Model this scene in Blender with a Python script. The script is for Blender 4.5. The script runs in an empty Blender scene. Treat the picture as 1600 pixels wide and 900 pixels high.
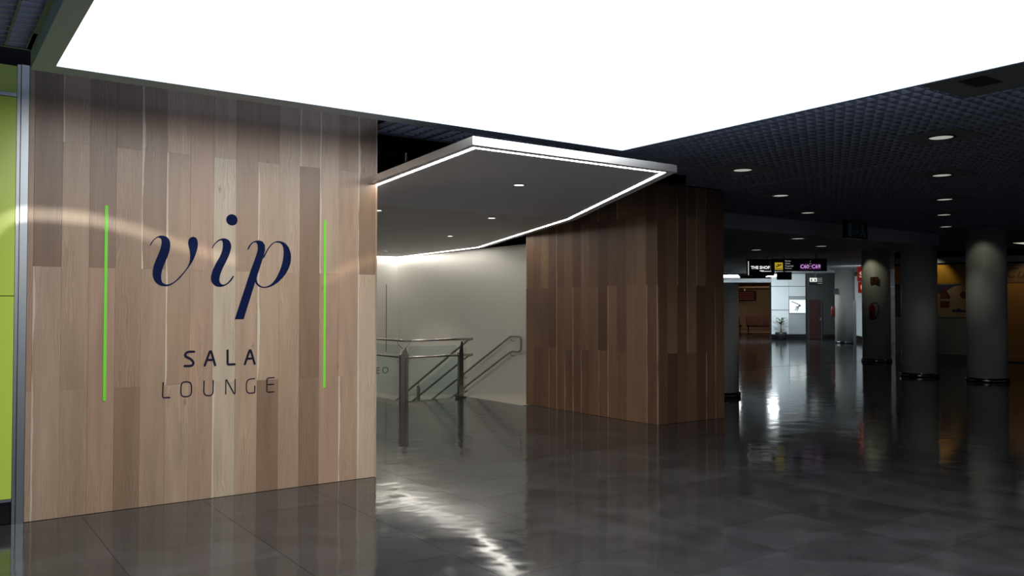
import bpy, math, random
from mathutils import Vector, Matrix
random.seed(7)
C = bpy.context.scene
COL = C.collection

# ---------------------------------------------------------------- camera
YAW, PITCH, ROLL, F = 0.94984, 0.023464, 0.000286, 1299.57
EYE = 1.6
fw = Vector((math.cos(PITCH)*math.cos(YAW), math.cos(PITCH)*math.sin(YAW), math.sin(PITCH)))
rt = Vector((math.sin(YAW), -math.cos(YAW), 0))
up = rt.cross(fw)
r2 = math.cos(ROLL)*rt + math.sin(ROLL)*up
u2 = -math.sin(ROLL)*rt + math.cos(ROLL)*up
cam = bpy.data.objects.new('camera', bpy.data.cameras.new('camera'))
COL.objects.link(cam)
m = Matrix((r2, u2, -fw)).transposed().to_4x4()
m.translation = Vector((0, 0, EYE))
cam.matrix_world = m
cam.data.sensor_width = 36
cam.data.lens = F/1600*36
cam.data.clip_start = .05
cam.data.clip_end = 300
C.camera = cam

# ---------------------------------------------------------------- world, exposure
w = bpy.data.worlds.new('dim_hall'); C.world = w; w.use_nodes = True
w.node_tree.nodes['Background'].inputs[0].default_value = (.50, .60, .85, 1)
w.node_tree.nodes['Background'].inputs[1].default_value = .085
C.view_settings.view_transform = 'Standard'
C.view_settings.look = 'None'
C.view_settings.exposure = 0
C.view_settings.gamma = 1
PANEL_E = 3.5      # radiance of the luminous ceiling
STRIP_E = 26.0      # LED line in the canopy

# ---------------------------------------------------------------- lamps, of the place and added
def lamp(name, kind, loc, energy, col, size=.1, target=None, spot=None, blend=.6):
    d = bpy.data.lights.new(name, kind); d.energy = energy; d.color = col
    if kind == 'AREA': d.size = size
    else: d.shadow_soft_size = size
    if spot: d.spot_size = spot; d.spot_blend = blend
    o = bpy.data.objects.new(name, d); COL.objects.link(o); o.location = loc
    if target is not None:
        o.rotation_euler = (Vector(target)-Vector(loc)).to_track_quat('-Z', 'Y').to_euler()
    return o

# ---------------------------------------------------------------- materials
def mat(name, col, rough=.5, metal=0, emit=None, es=0, spec=.5, coat=0, coatr=.1, bump=0, bscale=40, var=0, vscale=6, rnd=0, alpha=None, trans=0):
    m = bpy.data.materials.new(name); m.use_nodes = True
    nt = m.node_tree; b = nt.nodes['Principled BSDF']
    c4 = (*col, 1)
    b.inputs['Base Color'].default_value = c4
    b.inputs['Roughness'].default_value = rough
    b.inputs['Metallic'].default_value = metal
    b.inputs['Specular IOR Level'].default_value = spec
    if coat: b.inputs['Coat Weight'].default_value = coat; b.inputs['Coat Roughness'].default_value = coatr
    if emit: b.inputs['Emission Color'].default_value = (*emit, 1); b.inputs['Emission Strength'].default_value = es
    if trans: b.inputs['Transmission Weight'].default_value = trans
    tc = nt.nodes.new('ShaderNodeTexCoord')
    if var or rnd:
        n = nt.nodes.new('ShaderNodeTexNoise'); n.inputs['Scale'].default_value = vscale; n.inputs['Detail'].default_value = 5
        nt.links.new(tc.outputs['Object'], n.inputs['Vector'])
        oi = nt.nodes.new('ShaderNodeObjectInfo')
        a = nt.nodes.new('ShaderNodeMath'); a.operation = 'MULTIPLY_ADD'
        nt.links.new(n.outputs[0], a.inputs[0]); a.inputs[1].default_value = 2*var; a.inputs[2].default_value = 1-var-rnd
        a2 = nt.nodes.new('ShaderNodeMath'); a2.operation = 'MULTIPLY_ADD'
        nt.links.new(oi.outputs['Random'], a2.inputs[0]); a2.inputs[1].default_value = 2*rnd
        nt.links.new(a.outputs[0], a2.inputs[2])
        mx = nt.nodes.new('ShaderNodeVectorMath'); mx.operation = 'SCALE'
        mx.inputs[0].default_value = col
        nt.links.new(a2.outputs[0], mx.inputs['Scale'])
        nt.links.new(mx.outputs[0], b.inputs['Base Color'])
    if bump:
        n = nt.nodes.new('ShaderNodeTexNoise'); n.inputs['Scale'].default_value = bscale; n.inputs['Detail'].default_value = 3
        nt.links.new(tc.outputs['Object'], n.inputs['Vector'])
        bp = nt.nodes.new('ShaderNodeBump'); bp.inputs['Strength'].default_value = bump; bp.inputs['Distance'].default_value = .01
        nt.links.new(n.outputs[0], bp.inputs['Height']); nt.links.new(bp.outputs[0], b.inputs['Normal'])
    return m

def wood(name, cols, rough=.42, coat=.42, sap=(.68, .60, .48)):
    """cols: list of (pos, rgb) ramp stops picked by the board's own random number"""
    m = bpy.data.materials.new(name); m.use_nodes = True
    nt = m.node_tree; N = nt.nodes; L = nt.links; b = N['Principled BSDF']
    tc = N.new('ShaderNodeTexCoord'); oi = N.new('ShaderNodeObjectInfo')
    def mth(op, a, b_=None, c=None):
        n = N.new('ShaderNodeMath'); n.operation = op
        for k, v in enumerate((a, b_, c)):
            if v is None: continue
            if isinstance(v, (int, float)): n.inputs[k].default_value = v
            else: L.new(v, n.inputs[k])
        return n.outputs[0]
    rv = oi.outputs['Random']
    off = N.new('ShaderNodeCombineXYZ')
    L.new(mth('MULTIPLY', rv, 91.7), off.inputs[0]); L.new(mth('MULTIPLY', rv, 37.1), off.inputs[1]); L.new(mth('MULTIPLY', rv, 53.3), off.inputs[2])
    pos = N.new('ShaderNodeVectorMath'); pos.operation = 'ADD'
    L.new(tc.outputs['Object'], pos.inputs[0]); L.new(off.outputs[0], pos.inputs[1])
    def scaled(v):
        n = N.new('ShaderNodeVectorMath'); n.operation = 'MULTIPLY'; L.new(pos.outputs[0], n.inputs[0]); n.inputs[1].default_value = v; return n.outputs[0]
    def noise(v, sc, det=4, dist=0):
        n = N.new('ShaderNodeTexNoise'); n.inputs['Scale'].default_value = sc; n.inputs['Detail'].default_value = det; n.inputs['Distortion'].default_value = dist
        L.new(v, n.inputs['Vector']); return n.outputs[0]
    rp = N.new('ShaderNodeValToRGB'); el = rp.color_ramp.elements
    while len(el) < len(cols): el.new(.5)
    for e, (p, c) in zip(el, cols): e.position = p; e.color = (*c, 1)
    rp.color_ramp.interpolation = 'LINEAR'
    L.new(rv, rp.inputs[0])
    fine = noise(scaled((1, 1, .025)), 95, 5)
    broad = noise(scaled((1, 1, .09)), 11, 4, .4)
    # rings (cathedral figure): warped distance across the board
    wv = N.new('ShaderNodeTexWave'); wv.wave_type = 'BANDS'; wv.bands_direction = 'X'
    wv.inputs['Scale'].default_value = 17; wv.inputs['Distortion'].default_value = 17; wv.inputs['Detail'].default_value = 3
    wv.inputs['Detail Scale'].default_value = .9
    L.new(scaled((1, 1, .16)), wv.inputs['Vector'])
    ringmask = noise(scaled((1, 1, .3)), 4, 2)
    rm = mth('MULTIPLY', mth('MULTIPLY', mth('SUBTRACT', wv.outputs[0], .5), .24), mth('MINIMUM', mth('MAXIMUM', mth('MULTIPLY', mth('SUBTRACT', ringmask, .46), 7), 0), 1))
    g = mth('ADD', mth('MULTIPLY_ADD', fine, .24, .88), mth('MULTIPLY_ADD', broad, .62, -.31))
    g = mth('ADD', g, rm)
    sc = N.new('ShaderNodeVectorMath'); sc.operation = 'SCALE'; L.new(rp.outputs[0], sc.inputs[0]); L.new(g, sc.inputs['Scale'])
    # sapwood: pale streak down one edge of some boards
    sx = N.new('ShaderNodeSeparateXYZ'); L.new(tc.outputs['Object'], sx.inputs[0])
    acr = mth('ADD', sx.outputs[0], sx.outputs[1])
    edge = mth('ADD', mth('MULTIPLY', acr, -1), mth('MULTIPLY', noise(scaled((0, 0, .8)), 1.8, 3), .085))
    e1 = mth('GREATER_THAN', edge, .124)
    e2 = mth('MULTIPLY', e1, mth('GREATER_THAN', mth('FRACT', mth('MULTIPLY', rv, 7.3)), .62))
    mx = N.new('ShaderNodeMixRGB'); L.new(mth('MULTIPLY', e2, .75), mx.inputs[0]); L.new(sc.outputs[0], mx.inputs[1]); mx.inputs[2].default_value = (*sap, 1)
    # knots
    vo = N.new('ShaderNodeTexVoronoi'); vo.inputs['Scale'].default_value = 4.2; L.new(scaled((1, 1, .42)), vo.inputs['Vector'])
    kn = mth('MULTIPLY', mth('SUBTRACT', .07, vo.outputs['Distance']), 9); kn = mth('MINIMUM', mth('MAXIMUM', kn, 0), .6)
    mk = N.new('ShaderNodeMixRGB'); L.new(kn, mk.inputs[0]); L.new(mx.outputs[0], mk.inputs[1]); mk.inputs[2].default_value = (.08, .04, .02, 1)
    L.new(mk.outputs[0], b.inputs['Base Color'])
    b.inputs['Roughness'].default_value = rough
    b.inputs['Coat Weight'].default_value = coat; b.inputs['Coat Roughness'].default_value = .24
    bp = N.new('ShaderNodeBump'); bp.inputs['Strength'].default_value = .25; bp.inputs['Distance'].default_value = .002
    L.new(fine, bp.inputs['Height'])
    wav = N.new('ShaderNodeBump'); wav.inputs['Strength'].default_value = .2; wav.inputs['Distance'].default_value = .006
    L.new(noise(scaled((1, 1, .5)), 2.2, 1), wav.inputs['Height']); L.new(bp.outputs[0], wav.inputs['Normal'])
    L.new(wav.outputs[0], b.inputs['Normal']); L.new(wav.outputs[0], b.inputs['Coat Normal'])
    return m

M_oak = wood('oiled_oak', [(0, (.23, .145, .092)), (.22, (.35, .235, .152)), (.42, (.42, .305, .205)), (.6, (.39, .25, .172)), (.85, (.45, .335, .235)), (1, (.54, .445, .33))])
M_oakd = wood('dark_oak', [(0, (.10, .047, .028)), (.3, (.20, .108, .060)), (.6, (.145, .075, .045)), (.85, (.235, .138, .078)), (1, (.27, .165, .095))], rough=.45, coat=.12, sap=(.46, .32, .19))  # oak ramp set darker and redder for the block

def stone(name, base=(.030, .0315, .034)):
    m = bpy.data.materials.new(name); m.use_nodes = True
    nt = m.node_tree; N = nt.nodes; L = nt.links; b = N['Principled BSDF']
    tc = N.new('ShaderNodeTexCoord'); oi = N.new('ShaderNodeObjectInfo'); gm = N.new('ShaderNodeNewGeometry')
    n1 = N.new('ShaderNodeTexNoise'); n1.inputs['Scale'].default_value = 2.4; n1.inputs['Detail'].default_value = 8; n1.inputs['Distortion'].default_value = .8
    L.new(gm.outputs['Position'], n1.inputs['Vector'])
    rp = N.new('ShaderNodeValToRGB'); rp.color_ramp.elements[0].position = .3; rp.color_ramp.elements[1].position = .75
    rp.color_ramp.elements[0].color = (*[v*.72 for v in base], 1); rp.color_ramp.elements[1].color = (*[v*1.5 for v in base], 1)
    L.new(n1.outputs[0], rp.inputs[0])
    a = N.new('ShaderNodeMath'); a.operation = 'MULTIPLY_ADD'; L.new(oi.outputs['Random'], a.inputs[0]); a.inputs[1].default_value = .4; a.inputs[2].default_value = .8
    sc = N.new('ShaderNodeVectorMath'); sc.operation = 'SCALE'; L.new(rp.outputs[0], sc.inputs[0]); L.new(a.outputs[0], sc.inputs['Scale'])
    L.new(sc.outputs[0], b.inputs['Base Color'])
    r = N.new('ShaderNodeMapRange'); L.new(n1.outputs[0], r.inputs[0]); r.inputs[3].default_value = .05; r.inputs[4].default_value = .13; b.inputs['Specular IOR Level'].default_value = .34
    L.new(r.outputs[0], b.inputs['Roughness'])
    n2 = N.new('ShaderNodeTexNoise'); n2.inputs['Scale'].default_value = 3.0; n2.inputs['Detail'].default_value = 2
    L.new(gm.outputs['Position'], n2.inputs['Vector'])
    bp = N.new('ShaderNodeBump'); bp.inputs['Strength'].default_value = .33; bp.inputs['Distance'].default_value = .010
    L.new(n2.outputs[0], bp.inputs['Height']); L.new(bp.outputs[0], b.inputs['Normal'])
    return m
M_floor = stone('polished_dark_stone')
M_grout = mat('dark_joint', (.03, .03, .032), .8)
M_beige = mat('beige_stone', (.42, .39, .34), .3, var=.1, vscale=12)
M_white = mat('white_plaster', (.68, .665, .62), .6, bump=.05, bscale=30, var=.03, vscale=2)
M_dark = mat('black_void_paint', (.006, .006, .008), .9, spec=.1)
M_brownv = mat('dark_brown_paint', (.030, .026, .024), .8)
M_mesh = mat('charcoal_ceiling_lacquer', (.30, .33, .42), .55)
M_plen = mat('black_plenum', (.13, .145, .19), .9)
M_plate = mat('charcoal_plate', (.22, .25, .26), .6)
M_soff = mat('grey_soffit_paint', (.62, .63, .66), .7)
M_alu = mat('satin_aluminium', (.50, .55, .58), .38, 1)
M_frame = mat('grey_green_aluminium', (.55, .70, .86), .5, .0)
M_fascia = mat('white_lacquered_fascia', (.80, .82, .84), .27, 1)
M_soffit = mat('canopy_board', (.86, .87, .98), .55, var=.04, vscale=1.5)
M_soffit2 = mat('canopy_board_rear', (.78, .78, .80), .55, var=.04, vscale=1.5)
M_steel = mat('brushed_steel', (.46, .43, .42), .26, 1)
M_steeld = mat('dark_steel', (.34, .32, .31), .42, .6)
M_lime = mat('lime_laminate', (.60, .80, .10), .30, coat=.3, coatr=.12)
M_limestripe = mat('green_vinyl', (.21, .80, .045), .45)
M_navy = mat('navy_vinyl', (.004, .010, .052), .6, spec=.06)
M_navyd = mat('dark_vinyl', (.010, .009, .028), .6, spec=.15)
M_ink = mat('grey_ink', (.06, .06, .06), .6)
M_panel = mat('luminous_ceiling', (1, 1, 1), .5, emit=(1, 1, 1), es=PANEL_E)
M_strip = mat('led_strip', (1, 1, 1), .5, emit=(1, .95, .86), es=STRIP_E)
M_spot = mat('lamp_glow', (1, 1, 1), .5, emit=(1, .96, .88), es=7)
M_spotdim = mat('lamp_reflector_glow', (.8, .8, .75), .3, emit=(1, .97, .86), es=.36)
M_lum = mat('cool_luminaire', (1, 1, 1), .5, emit=(.90, .97, 1), es=16)
M_col = mat('column_paint', (.56, .57, .54), .5, var=.05, vscale=3)
M_black = mat('black_gloss', (.010, .010, .012), .3)
M_sign = mat('sign_black', (.004, .004, .009), .4)
M_signgreen = mat('sign_dark_green', (.010, .016, .010), .5)
M_yel = mat('sign_yellow', (.5, .36, .02), .5, emit=(.95, .68, .05), es=.42)
M_wtxt = mat('sign_white_text', (.5, .5, .5), .5, emit=(.85, .9, .85), es=.33)
M_wtxtb = mat('sign_bright_text', (.8, .8, .8), .5, emit=(.95, 1, .93), es=.95)
M_vio = mat('sign_violet', (.2, .03, .22), .5, emit=(.42, .05, .50), es=.07)
M_viot = mat('sign_lilac_text', (.6, .4, .7), .5, emit=(.85, .5, .95), es=.75)
M_wpan = mat('white_enamel_panel', (.72, .80, .82), .35)
M_gpan = mat('grey_enamel_panel', (.34, .38, .40), .4)
M_gwall = mat('grey_wall_paint', (.05, .053, .053), .6)
M_map = mat('lit_map', (.9, .9, .9), .4, emit=(.92, 1, .98), es=.45)
M_maroon = mat('maroon_door_paint', (.036, .008, .007), .6)
M_redsign = mat('red_lit_sign', (.6, .03, .02), .5, emit=(.9, .06, .04), es=.13)
M_cream = mat('cream_print', (.6, .5, .4), .5, emit=(1, .8, .6), es=.40)
M_red = mat('red_enamel', (.32, .015, .012), .35)
M_plas = mat('label_white', (.6, .6, .58), .5)
M_brown = mat('brown_wall_paint', (.15, .10, .068), .6)
M_bfloor = mat('brown_polished_floor', (.10, .075, .055), .2)
M_seat = mat('dark_seat_vinyl', (.012, .006, .006), .95, spec=.05)
M_leaf = mat('palm_leaf', (.03, .085, .03), .5, var=.3, vscale=20)
M_stem = mat('palm_stem', (.12, .09, .05), .8)
M_pot = mat('black_pot', (.012, .012, .015), .35)
M_amber = mat('amber_laminate', (.52, .26, .02), .45)
M_amberd = mat('amber_door_laminate', (.34, .15, .02), .5)
M_poster = mat('poster_print', (.38, .26, .15), .5, var=.25, vscale=4)
M_posterb = mat('poster_blue_print', (.035, .045, .09), .5)
M_posterr = mat('poster_red_print', (.12, .02, .02), .5)
M_swhite = mat('shop_wall_white', (.22, .235, .235), .55)
M_pink = mat('pink_red_skirting', (.22, .06, .05), .5)
M_steps = mat('stair_stone', (.20, .20, .20), .5)

def glass_mat():
    m = bpy.data.materials.new('balustrade_glass'); m.use_nodes = True
    nt = m.node_tree; N = nt.nodes; N.clear()
    out = N.new('ShaderNodeOutputMaterial'); t = N.new('ShaderNodeBsdfTransparent'); g = N.new('ShaderNodeBsdfGlossy')
    t.inputs[0].default_value = (.90, .955, .955, 1); g.inputs['Roughness'].default_value = .03
    fr = N.new('ShaderNodeValue'); fr.outputs[0].default_value = .06
    mx = N.new('ShaderNodeMixShader'); nt.links.new(fr.outputs[0], mx.inputs[0]); nt.links.new(t.outputs[0], mx.inputs[1]); nt.links.new(g.outputs[0], mx.inputs[2])
    nt.links.new(mx.outputs[0], out.inputs[0]); return m
M_glass = glass_mat()

# ---------------------------------------------------------------- mesh helpers
IDN = Matrix.Identity(4)
def frame(o, u, z=(0, 0, 1)):
    """local axes: x along u, y = into the wall (to the left of u), z up, origin o"""
    u = Vector((u[0], u[1], 0)).normalized(); v = Vector((-u[1], u[0], 0))
    m = Matrix((u, v, Vector(z))).transposed().to_4x4(); m.translation = Vector(o); return m

class MB:
    def __init__(s, M=IDN): s.v = []; s.f = []; s.M = M; s.smooth = set()
    def add(s, vs, fs, smooth=False):
        n = len(s.v); s.v += [s.M @ Vector(p) for p in vs]
        for f in fs:
            if smooth: s.smooth.add(len(s.f))
            s.f.append([i+n for i in f])
        return s
    def box(s, x0, x1, y0, y1, z0, z1):
        vs = [(x, y, z) for z in (z0, z1) for y in (y0, y1) for x in (x0, x1)]
        return s.add(vs, [(0, 2, 3, 1), (4, 5, 7, 6), (0, 1, 5, 4), (2, 6, 7, 3), (0, 4, 6, 2), (1, 3, 7, 5)])
    def cham(s, x0, x1, y0, y1, z0, z1, c=.002):
        """box whose front (low y) long edges are chamfered - a board on a wall"""
        pr = [(x0, y1), (x1, y1), (x1, y0+c), (x1-c, y0), (x0+c, y0), (x0, y0+c)]
        n = len(pr); vs = [(x, y, z) for z in (z0, z1) for x, y in pr]
        return s.add(vs, [tuple(range(n)), tuple(range(2*n-1, n-1, -1))] + [(i, i+n, (i+1) % n+n, (i+1) % n) for i in range(n)])
    def prism(s, pts, z0, z1):
        n = len(pts); vs = [(x, y, z0) for x, y in pts]+[(x, y, z1) for x, y in pts]
        return s.add(vs, [tuple(range(n-1, -1, -1)), tuple(range(n, 2*n))]+[(i, (i+1) % n, (i+1) % n+n, i+n) for i in range(n)])
    def cyl(s, p0, p1, r0, r1=None, n=16, cap=True):
        return s.tube([p0, p1], [r0, r0 if r1 is None else r1], n, cap)
    def tube(s, pts, r, n=10, cap=True):
        pts = [Vector(p) for p in pts]; R = r if isinstance(r, list) else [r]*len(pts)
        vs = []; fs = []; ref = None
        for i, p in enumerate(pts):
            d = (pts[min(i+1, len(pts)-1)]-pts[max(i-1, 0)]).normalized()
            if ref is None:
                ref = d.orthogonal().normalized()
            a = (ref-d*ref.dot(d)).normalized(); b = d.cross(a); ref = a
            for k in range(n):
                t = 2*math.pi*k/n; vs.append(p+(a*math.cos(t)+b*math.sin(t))*R[i])
        for i in range(len(pts)-1):
            for k in range(n):
                fs.append((i*n+k, i*n+(k+1) % n, (i+1)*n+(k+1) % n, (i+1)*n+k))
        s.add(vs, fs, True)
        if cap:
            m = len(s.v)-len(vs); s.f.append([m+k for k in range(n-1, -1, -1)]); s.f.append([m+(len(pts)-1)*n+k for k in range(n)])
        return s
    def lathe(s, prof, n=28):
        vs = []; fs = []
        for r, z in prof:
            for k in range(n): vs.append((r*math.cos(2*math.pi*k/n), r*math.sin(2*math.pi*k/n), z))
        for i in range(len(prof)-1):
            for k in range(n): fs.append((i*n+k, i*n+(k+1) % n, (i+1)*n+(k+1) % n, (i+1)*n+k))
        s.add(vs, fs, True)
        m = len(s.v)-len(vs); s.f.append([m+k for k in range(n-1, -1, -1)]); s.f.append([m+(len(prof)-1)*n+k for k in range(n)])
        return s
    def mesh(s, name, off=Vector((0, 0, 0))):
        me = bpy.data.meshes.new(name); me.from_pydata([tuple(v-off) for v in s.v], [], s.f)
        for i in s.smooth: me.polygons[i].use_smooth = True
        me.update(); return me

def tag(o, label=None, cat=None, group=None, kind=None):
    if label: o['label'] = label
    if cat: o['category'] = cat
    if group: o['group'] = group
    if kind: o['kind'] = kind
    return o
def wloc(o):
    v = Vector((0, 0, 0))
    while o is not None: v += o.location; o = o.parent
    return v
def link(name, me, m, parent=None, loc=None):
    o = bpy.data.objects.new(name, me); COL.objects.link(o)
    if m is not None and not me.materials: me.materials.append(m)
    if parent: o.parent = parent
    if loc is not None: o.location = Vector(loc)-(wloc(parent) if parent else Vector((0, 0, 0)))
    return o
def part(name, mb, m, parent=None, base=None, label=None):
    """one mesh from world coordinates; its origin at base (or the parent's)"""
    b = Vector(base) if base is not None else (wloc(parent) if parent else Vector((0, 0, 0)))
    o = link(name, mb.mesh(name, b), m, parent, b)
    if label: o['label'] = label
    return o
def thing(name, label, cat, loc, group=None, kind=None):
    o = bpy.data.objects.new(name, None); COL.objects.link(o); o.location = loc; o.empty_display_size = .1
    return tag(o, label, cat, group, kind)
def struct(name, mb, m, base=None, label=None):
    o = part(name, mb, m, None, base); return tag(o, label, kind='structure')
def copy_tree(o, parent=None):
    c = o.copy(); COL.objects.link(c); c.parent = parent
    for ch in o.children: copy_tree(ch, c)
    return c
def text_mb(s, M, x, z, h, y=-.004, shear=0, bold=0, align='LEFT', sx=1):
    """flat lettering from the built-in font, cap height h, standing in the plane y of frame M"""
    cu = bpy.data.curves.new('txt', 'FONT'); cu.body = s; cu.size = h/.70; cu.align_x = align; cu.shear = shear
    cu.resolution_u = 3; cu.offset = bold
    ob = bpy.data.objects.new('txt', cu); COL.objects.link(ob)
    dg = bpy.context.evaluated_depsgraph_get(); me = bpy.data.meshes.new_from_object(ob.evaluated_get(dg))
    mb = MB(M); mb.add([(x+v.co.x*sx, y, z+v.co.y) for v in me.vertices], [tuple(p.vertices) for p in me.polygons])
    bpy.data.objects.remove(ob); bpy.data.meshes.remove(me); bpy.data.curves.remove(cu)
    return mb
def spline(pts, n=5, closed=True):
    out = []; k = len(pts)
    for i in range(k if closed else k-1):
        g = lambda j: Vector(pts[j % k]) if closed else Vector(pts[max(0, min(k-1, j))])
        a, b, c, d = g(i-1), g(i), g(i+1), g(i+2)
        # keep sharp turns sharp
        if (c-b).length > 2.6*(b-a).length: a = b-(c-b)*.5
        if (c-b).length > 2.6*(d-c).length: d = c+(c-b)*.5
        for t in range(n):
            t /= n
            out.append(.5*((2*b)+(c-a)*t+(2*a-5*b+4*c-d)*t*t+(3*b-a-3*c+d)*t**3))
    if not closed: out.append(Vector(pts[-1]))
    return out

# ================================================================ SETTING
ZC = 3.32        # mesh ceiling
YW = 7.17        # timber wall
# ---- floor
TW, TD, GAP = .9, .6, .0028
def proj(x, y, z=0):
    d = Vector((x, y, z-EYE)); D = d.dot(fw)
    if D < .3: return None
    return 800+F*d.dot(r2)/D, 450-F*d.dot(u2)/D, D
fb = MB()
for x0, x1, y0, y1 in ((-8, 6.75, -9, 12.65), (6.75, 9.15, -9, 11.0), (6.75, 8.05, 11.0, 12.65), (9.15, 26.95, -9, 11.0), (9.2, 26.95, 11.0, 14.2), (-8, 6.75, 12.65, 17.4)):
    fb.box(x0, x1, y0, y1, -.3, -.004)
floor = struct('floor', fb, M_grout)
far = MB(); far.box(26.95, 75, -9, 60, -.3, 0); far.box(9.2, 26.95, 14.2, 60, -.3, 0)
far_o = part('far_paving', far, M_floor, floor, (0, 0, 0)); far_o['kind'] = 'stuff'
cells = []
def tile_ok(x0, x1, y0, y1):
    def hit(a, b, c, d): return x0 < b-1e-4 and x1 > a+1e-4 and y0 < d-1e-4 and y1 > c+1e-4
    if hit(6.75, 9.15, 12.65, 99) or hit(8.05, 9.15, 11.0, 99) : return False
    if hit(.62, 3.54, 7.17, 20) or hit(-9, .62, 7.17, 99) and not hit(-9, 9, 12, 14): return False
    return True
x = -8.25
ix = 0
xs = [.15+TW*k for k in range(-9, 30)]; ys = [7.05-TD*12+TD*k for k in range(-14, 24)]
for xa in xs:
    for ya in ys:
        xb, yb = xa+TW, ya+TD
        if xb > 26.95+.1 or yb > 14.2+.3: continue
        xa2, xb2, ya2, yb2 = xa, xb, ya, yb
        # cut at the stair opening and landing
        if xa < 6.75 < xb and yb > 12.65: xb2 = 6.75
        if ya < 12.65 < yb and 6.7 < xb2 and xa < 9.2 and xa2 >= 6.7: yb2 = 12.65
        if xa < 8.05 < xb and yb > 11.0 and xa < 8.1: xb2 = 8.05
        if xa < 9.15 < xb and yb > 11.0 and xa > 8.05: xa2 = 9.2
        if ya < 11.0 < yb and xa2 >= 8.05 and xb2 <= 9.2: yb2 = 11.0
        if xa2 >= xb2-.03 or ya2 >= yb2-.03: continue
        if xa2 >= 6.7 and xb2 <= 9.16 and ya2 >= 12.6: continue
        if xa2 >= 8.0 and xb2 <= 9.16 and ya2 >= 10.95: continue
        c = proj((xa2+xb2)/2, (ya2+yb2)/2)
        vis = c is not None and -60 < c[0] < 1660 and c[1] < 960
        if vis and (ya2 > 7.2 and xb2 < 3.5): vis = False
        if vis and 8.2 < (xa2+xb2)/2 < 9.5 and 8.1 < (ya2+yb2)/2: vis = False
        if vis and c[1] < 700 and c[2] > 8 and c[0] < 590: vis = False
        cells.append((c[2] if vis else 999, xa2, xb2, ya2, yb2))
cells.sort()
cache = {}
rest = MB()
for i, (d, xa, xb, ya, yb) in enumerate(cells):
    if d < 900 and i < 298:
        key = (round(xb-xa, 3), round(yb-ya, 3))
        if key not in cache:
            me = MB().box(GAP/2, xb-xa-GAP/2, GAP/2, yb-ya-GAP/2, -.02, 0).mesh('floor_tile'); me.materials.append(M_floor); cache[key] = me
        link('floor_tile', cache[key], None, floor, (xa, ya, 0))
    else: rest.box(xa+GAP/2, xb-GAP/2, ya+GAP/2, yb-GAP/2, -.02, 0)
o = part('distant_floor_tiles', rest, M_floor, floor, (0, 0, 0)); o['kind'] = 'stuff'

# ---- stair flight going down beyond the beige landing
st = thing('staircase', 'stair flight going down beside the white wall, behind the steel railing', 'staircase', (8.6, 12.0, 0), kind='structure')
part('landing', MB().box(8.05, 9.15, 11.0, 12.65, -.25, .002), M_beige, st, label='pale beige stone landing at the top of the stair')
for k in range(14):
    part('step', MB().box(8.05, 9.15, 12.65+.33*k, 12.65+.33*(k+1), -.165*(k+1)-.25, -.165*(k+1)), M_steps, st)
struct('wall_stairwell', MB().box(6.6, 6.75, 12.65, 17.5, -3.0, -.3).box(6.75, 8.05, 12.5, 12.65, -3.0, -.3).box(8.05, 9.15, 12.3, 12.6, -3, -.3), M_white)
struct('floor_lower', MB().box(6.6, 9.4, 12.3, 17.6, -3.1, -3.0), M_steps)

# ---- white plaster walls round the stair
struct('wall_side', MB().box(9.15, 9.38, 11.06, 17.6, -3.0, 2.775), M_white)
struct('trim_1', MB().box(9.16, 9.38, 11.07, 17.6, 2.775, 4.2), M_dark)
struct('wall_back', MB().box(2.5, 9.15, 17.38, 17.6, -3.0, 2.85), M_white)
struct('trim_2', MB().box(2.5, 9.15, 17.4, 17.6, 2.85, 4.2), M_brownv)
struct('wall_behind_panel', MB().box(2.5, 2.62, 7.45, 17.38, 0, 4.2), M_white)
struct('ceiling_above_stair', MB().box(3.55, 9.5, 7.75, 17.6, 4.2, 4.3), M_brownv)
struct('trim_3', MB().box(3.56, 8.10, 7.44, 7.6, 3.20, 4.2), M_dark)

# ---- timber wall made of boards
wall = struct('wall_left', MB().box(.665, 3.53, YW+.014, YW+.28, 0, 3.42), M_dark)
edges = [.668, .705] + [.705+.1892*k for k in range(1, 16)]
random.seed(11)
def board(parent, M, L0, w, z0, z1, m, name='plank'):
    key = (round(w, 3), round(z1-z0, 3), m.name)
    return key
bcache = {}
def boards(parent, m, span, place, top, parity=0, base_z=.003):
    """span: list of edges along the wall; place(edge0, z0) -> (location, rotation z)"""
    for i in range(len(span)-1):
        w = span[i+1]-span[i]
        js = [.967, 2.87] if (i+parity) % 2 == 0 else [1.91]
        zs = [base_z]+js+[top]
        for a, b in zip(zs, zs[1:]):
            key = (round(w, 4), round(b-a, 4), m.name)
            if key not in bcache:
                g = .0004
                me = MB().cham(-w/2+g, w/2-g, 0, .014, g, b-a-g, .0006).mesh('plank'); me.materials.append(m); bcache[key] = me
            loc, rz = place((span[i]+span[i+1])/2, a)
            o = link('plank', bcache[key], None, parent, loc); o.rotation_euler = (0, 0, rz)
boards(wall, M_oak, edges, lambda e, z: ((e, YW+random.uniform(0, .0006), z), 0), 3.415)
part('end_strip', MB().box(3.535, 3.55, YW-.002, YW+.28, 0, 3.42), M_oak, wall)

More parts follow.
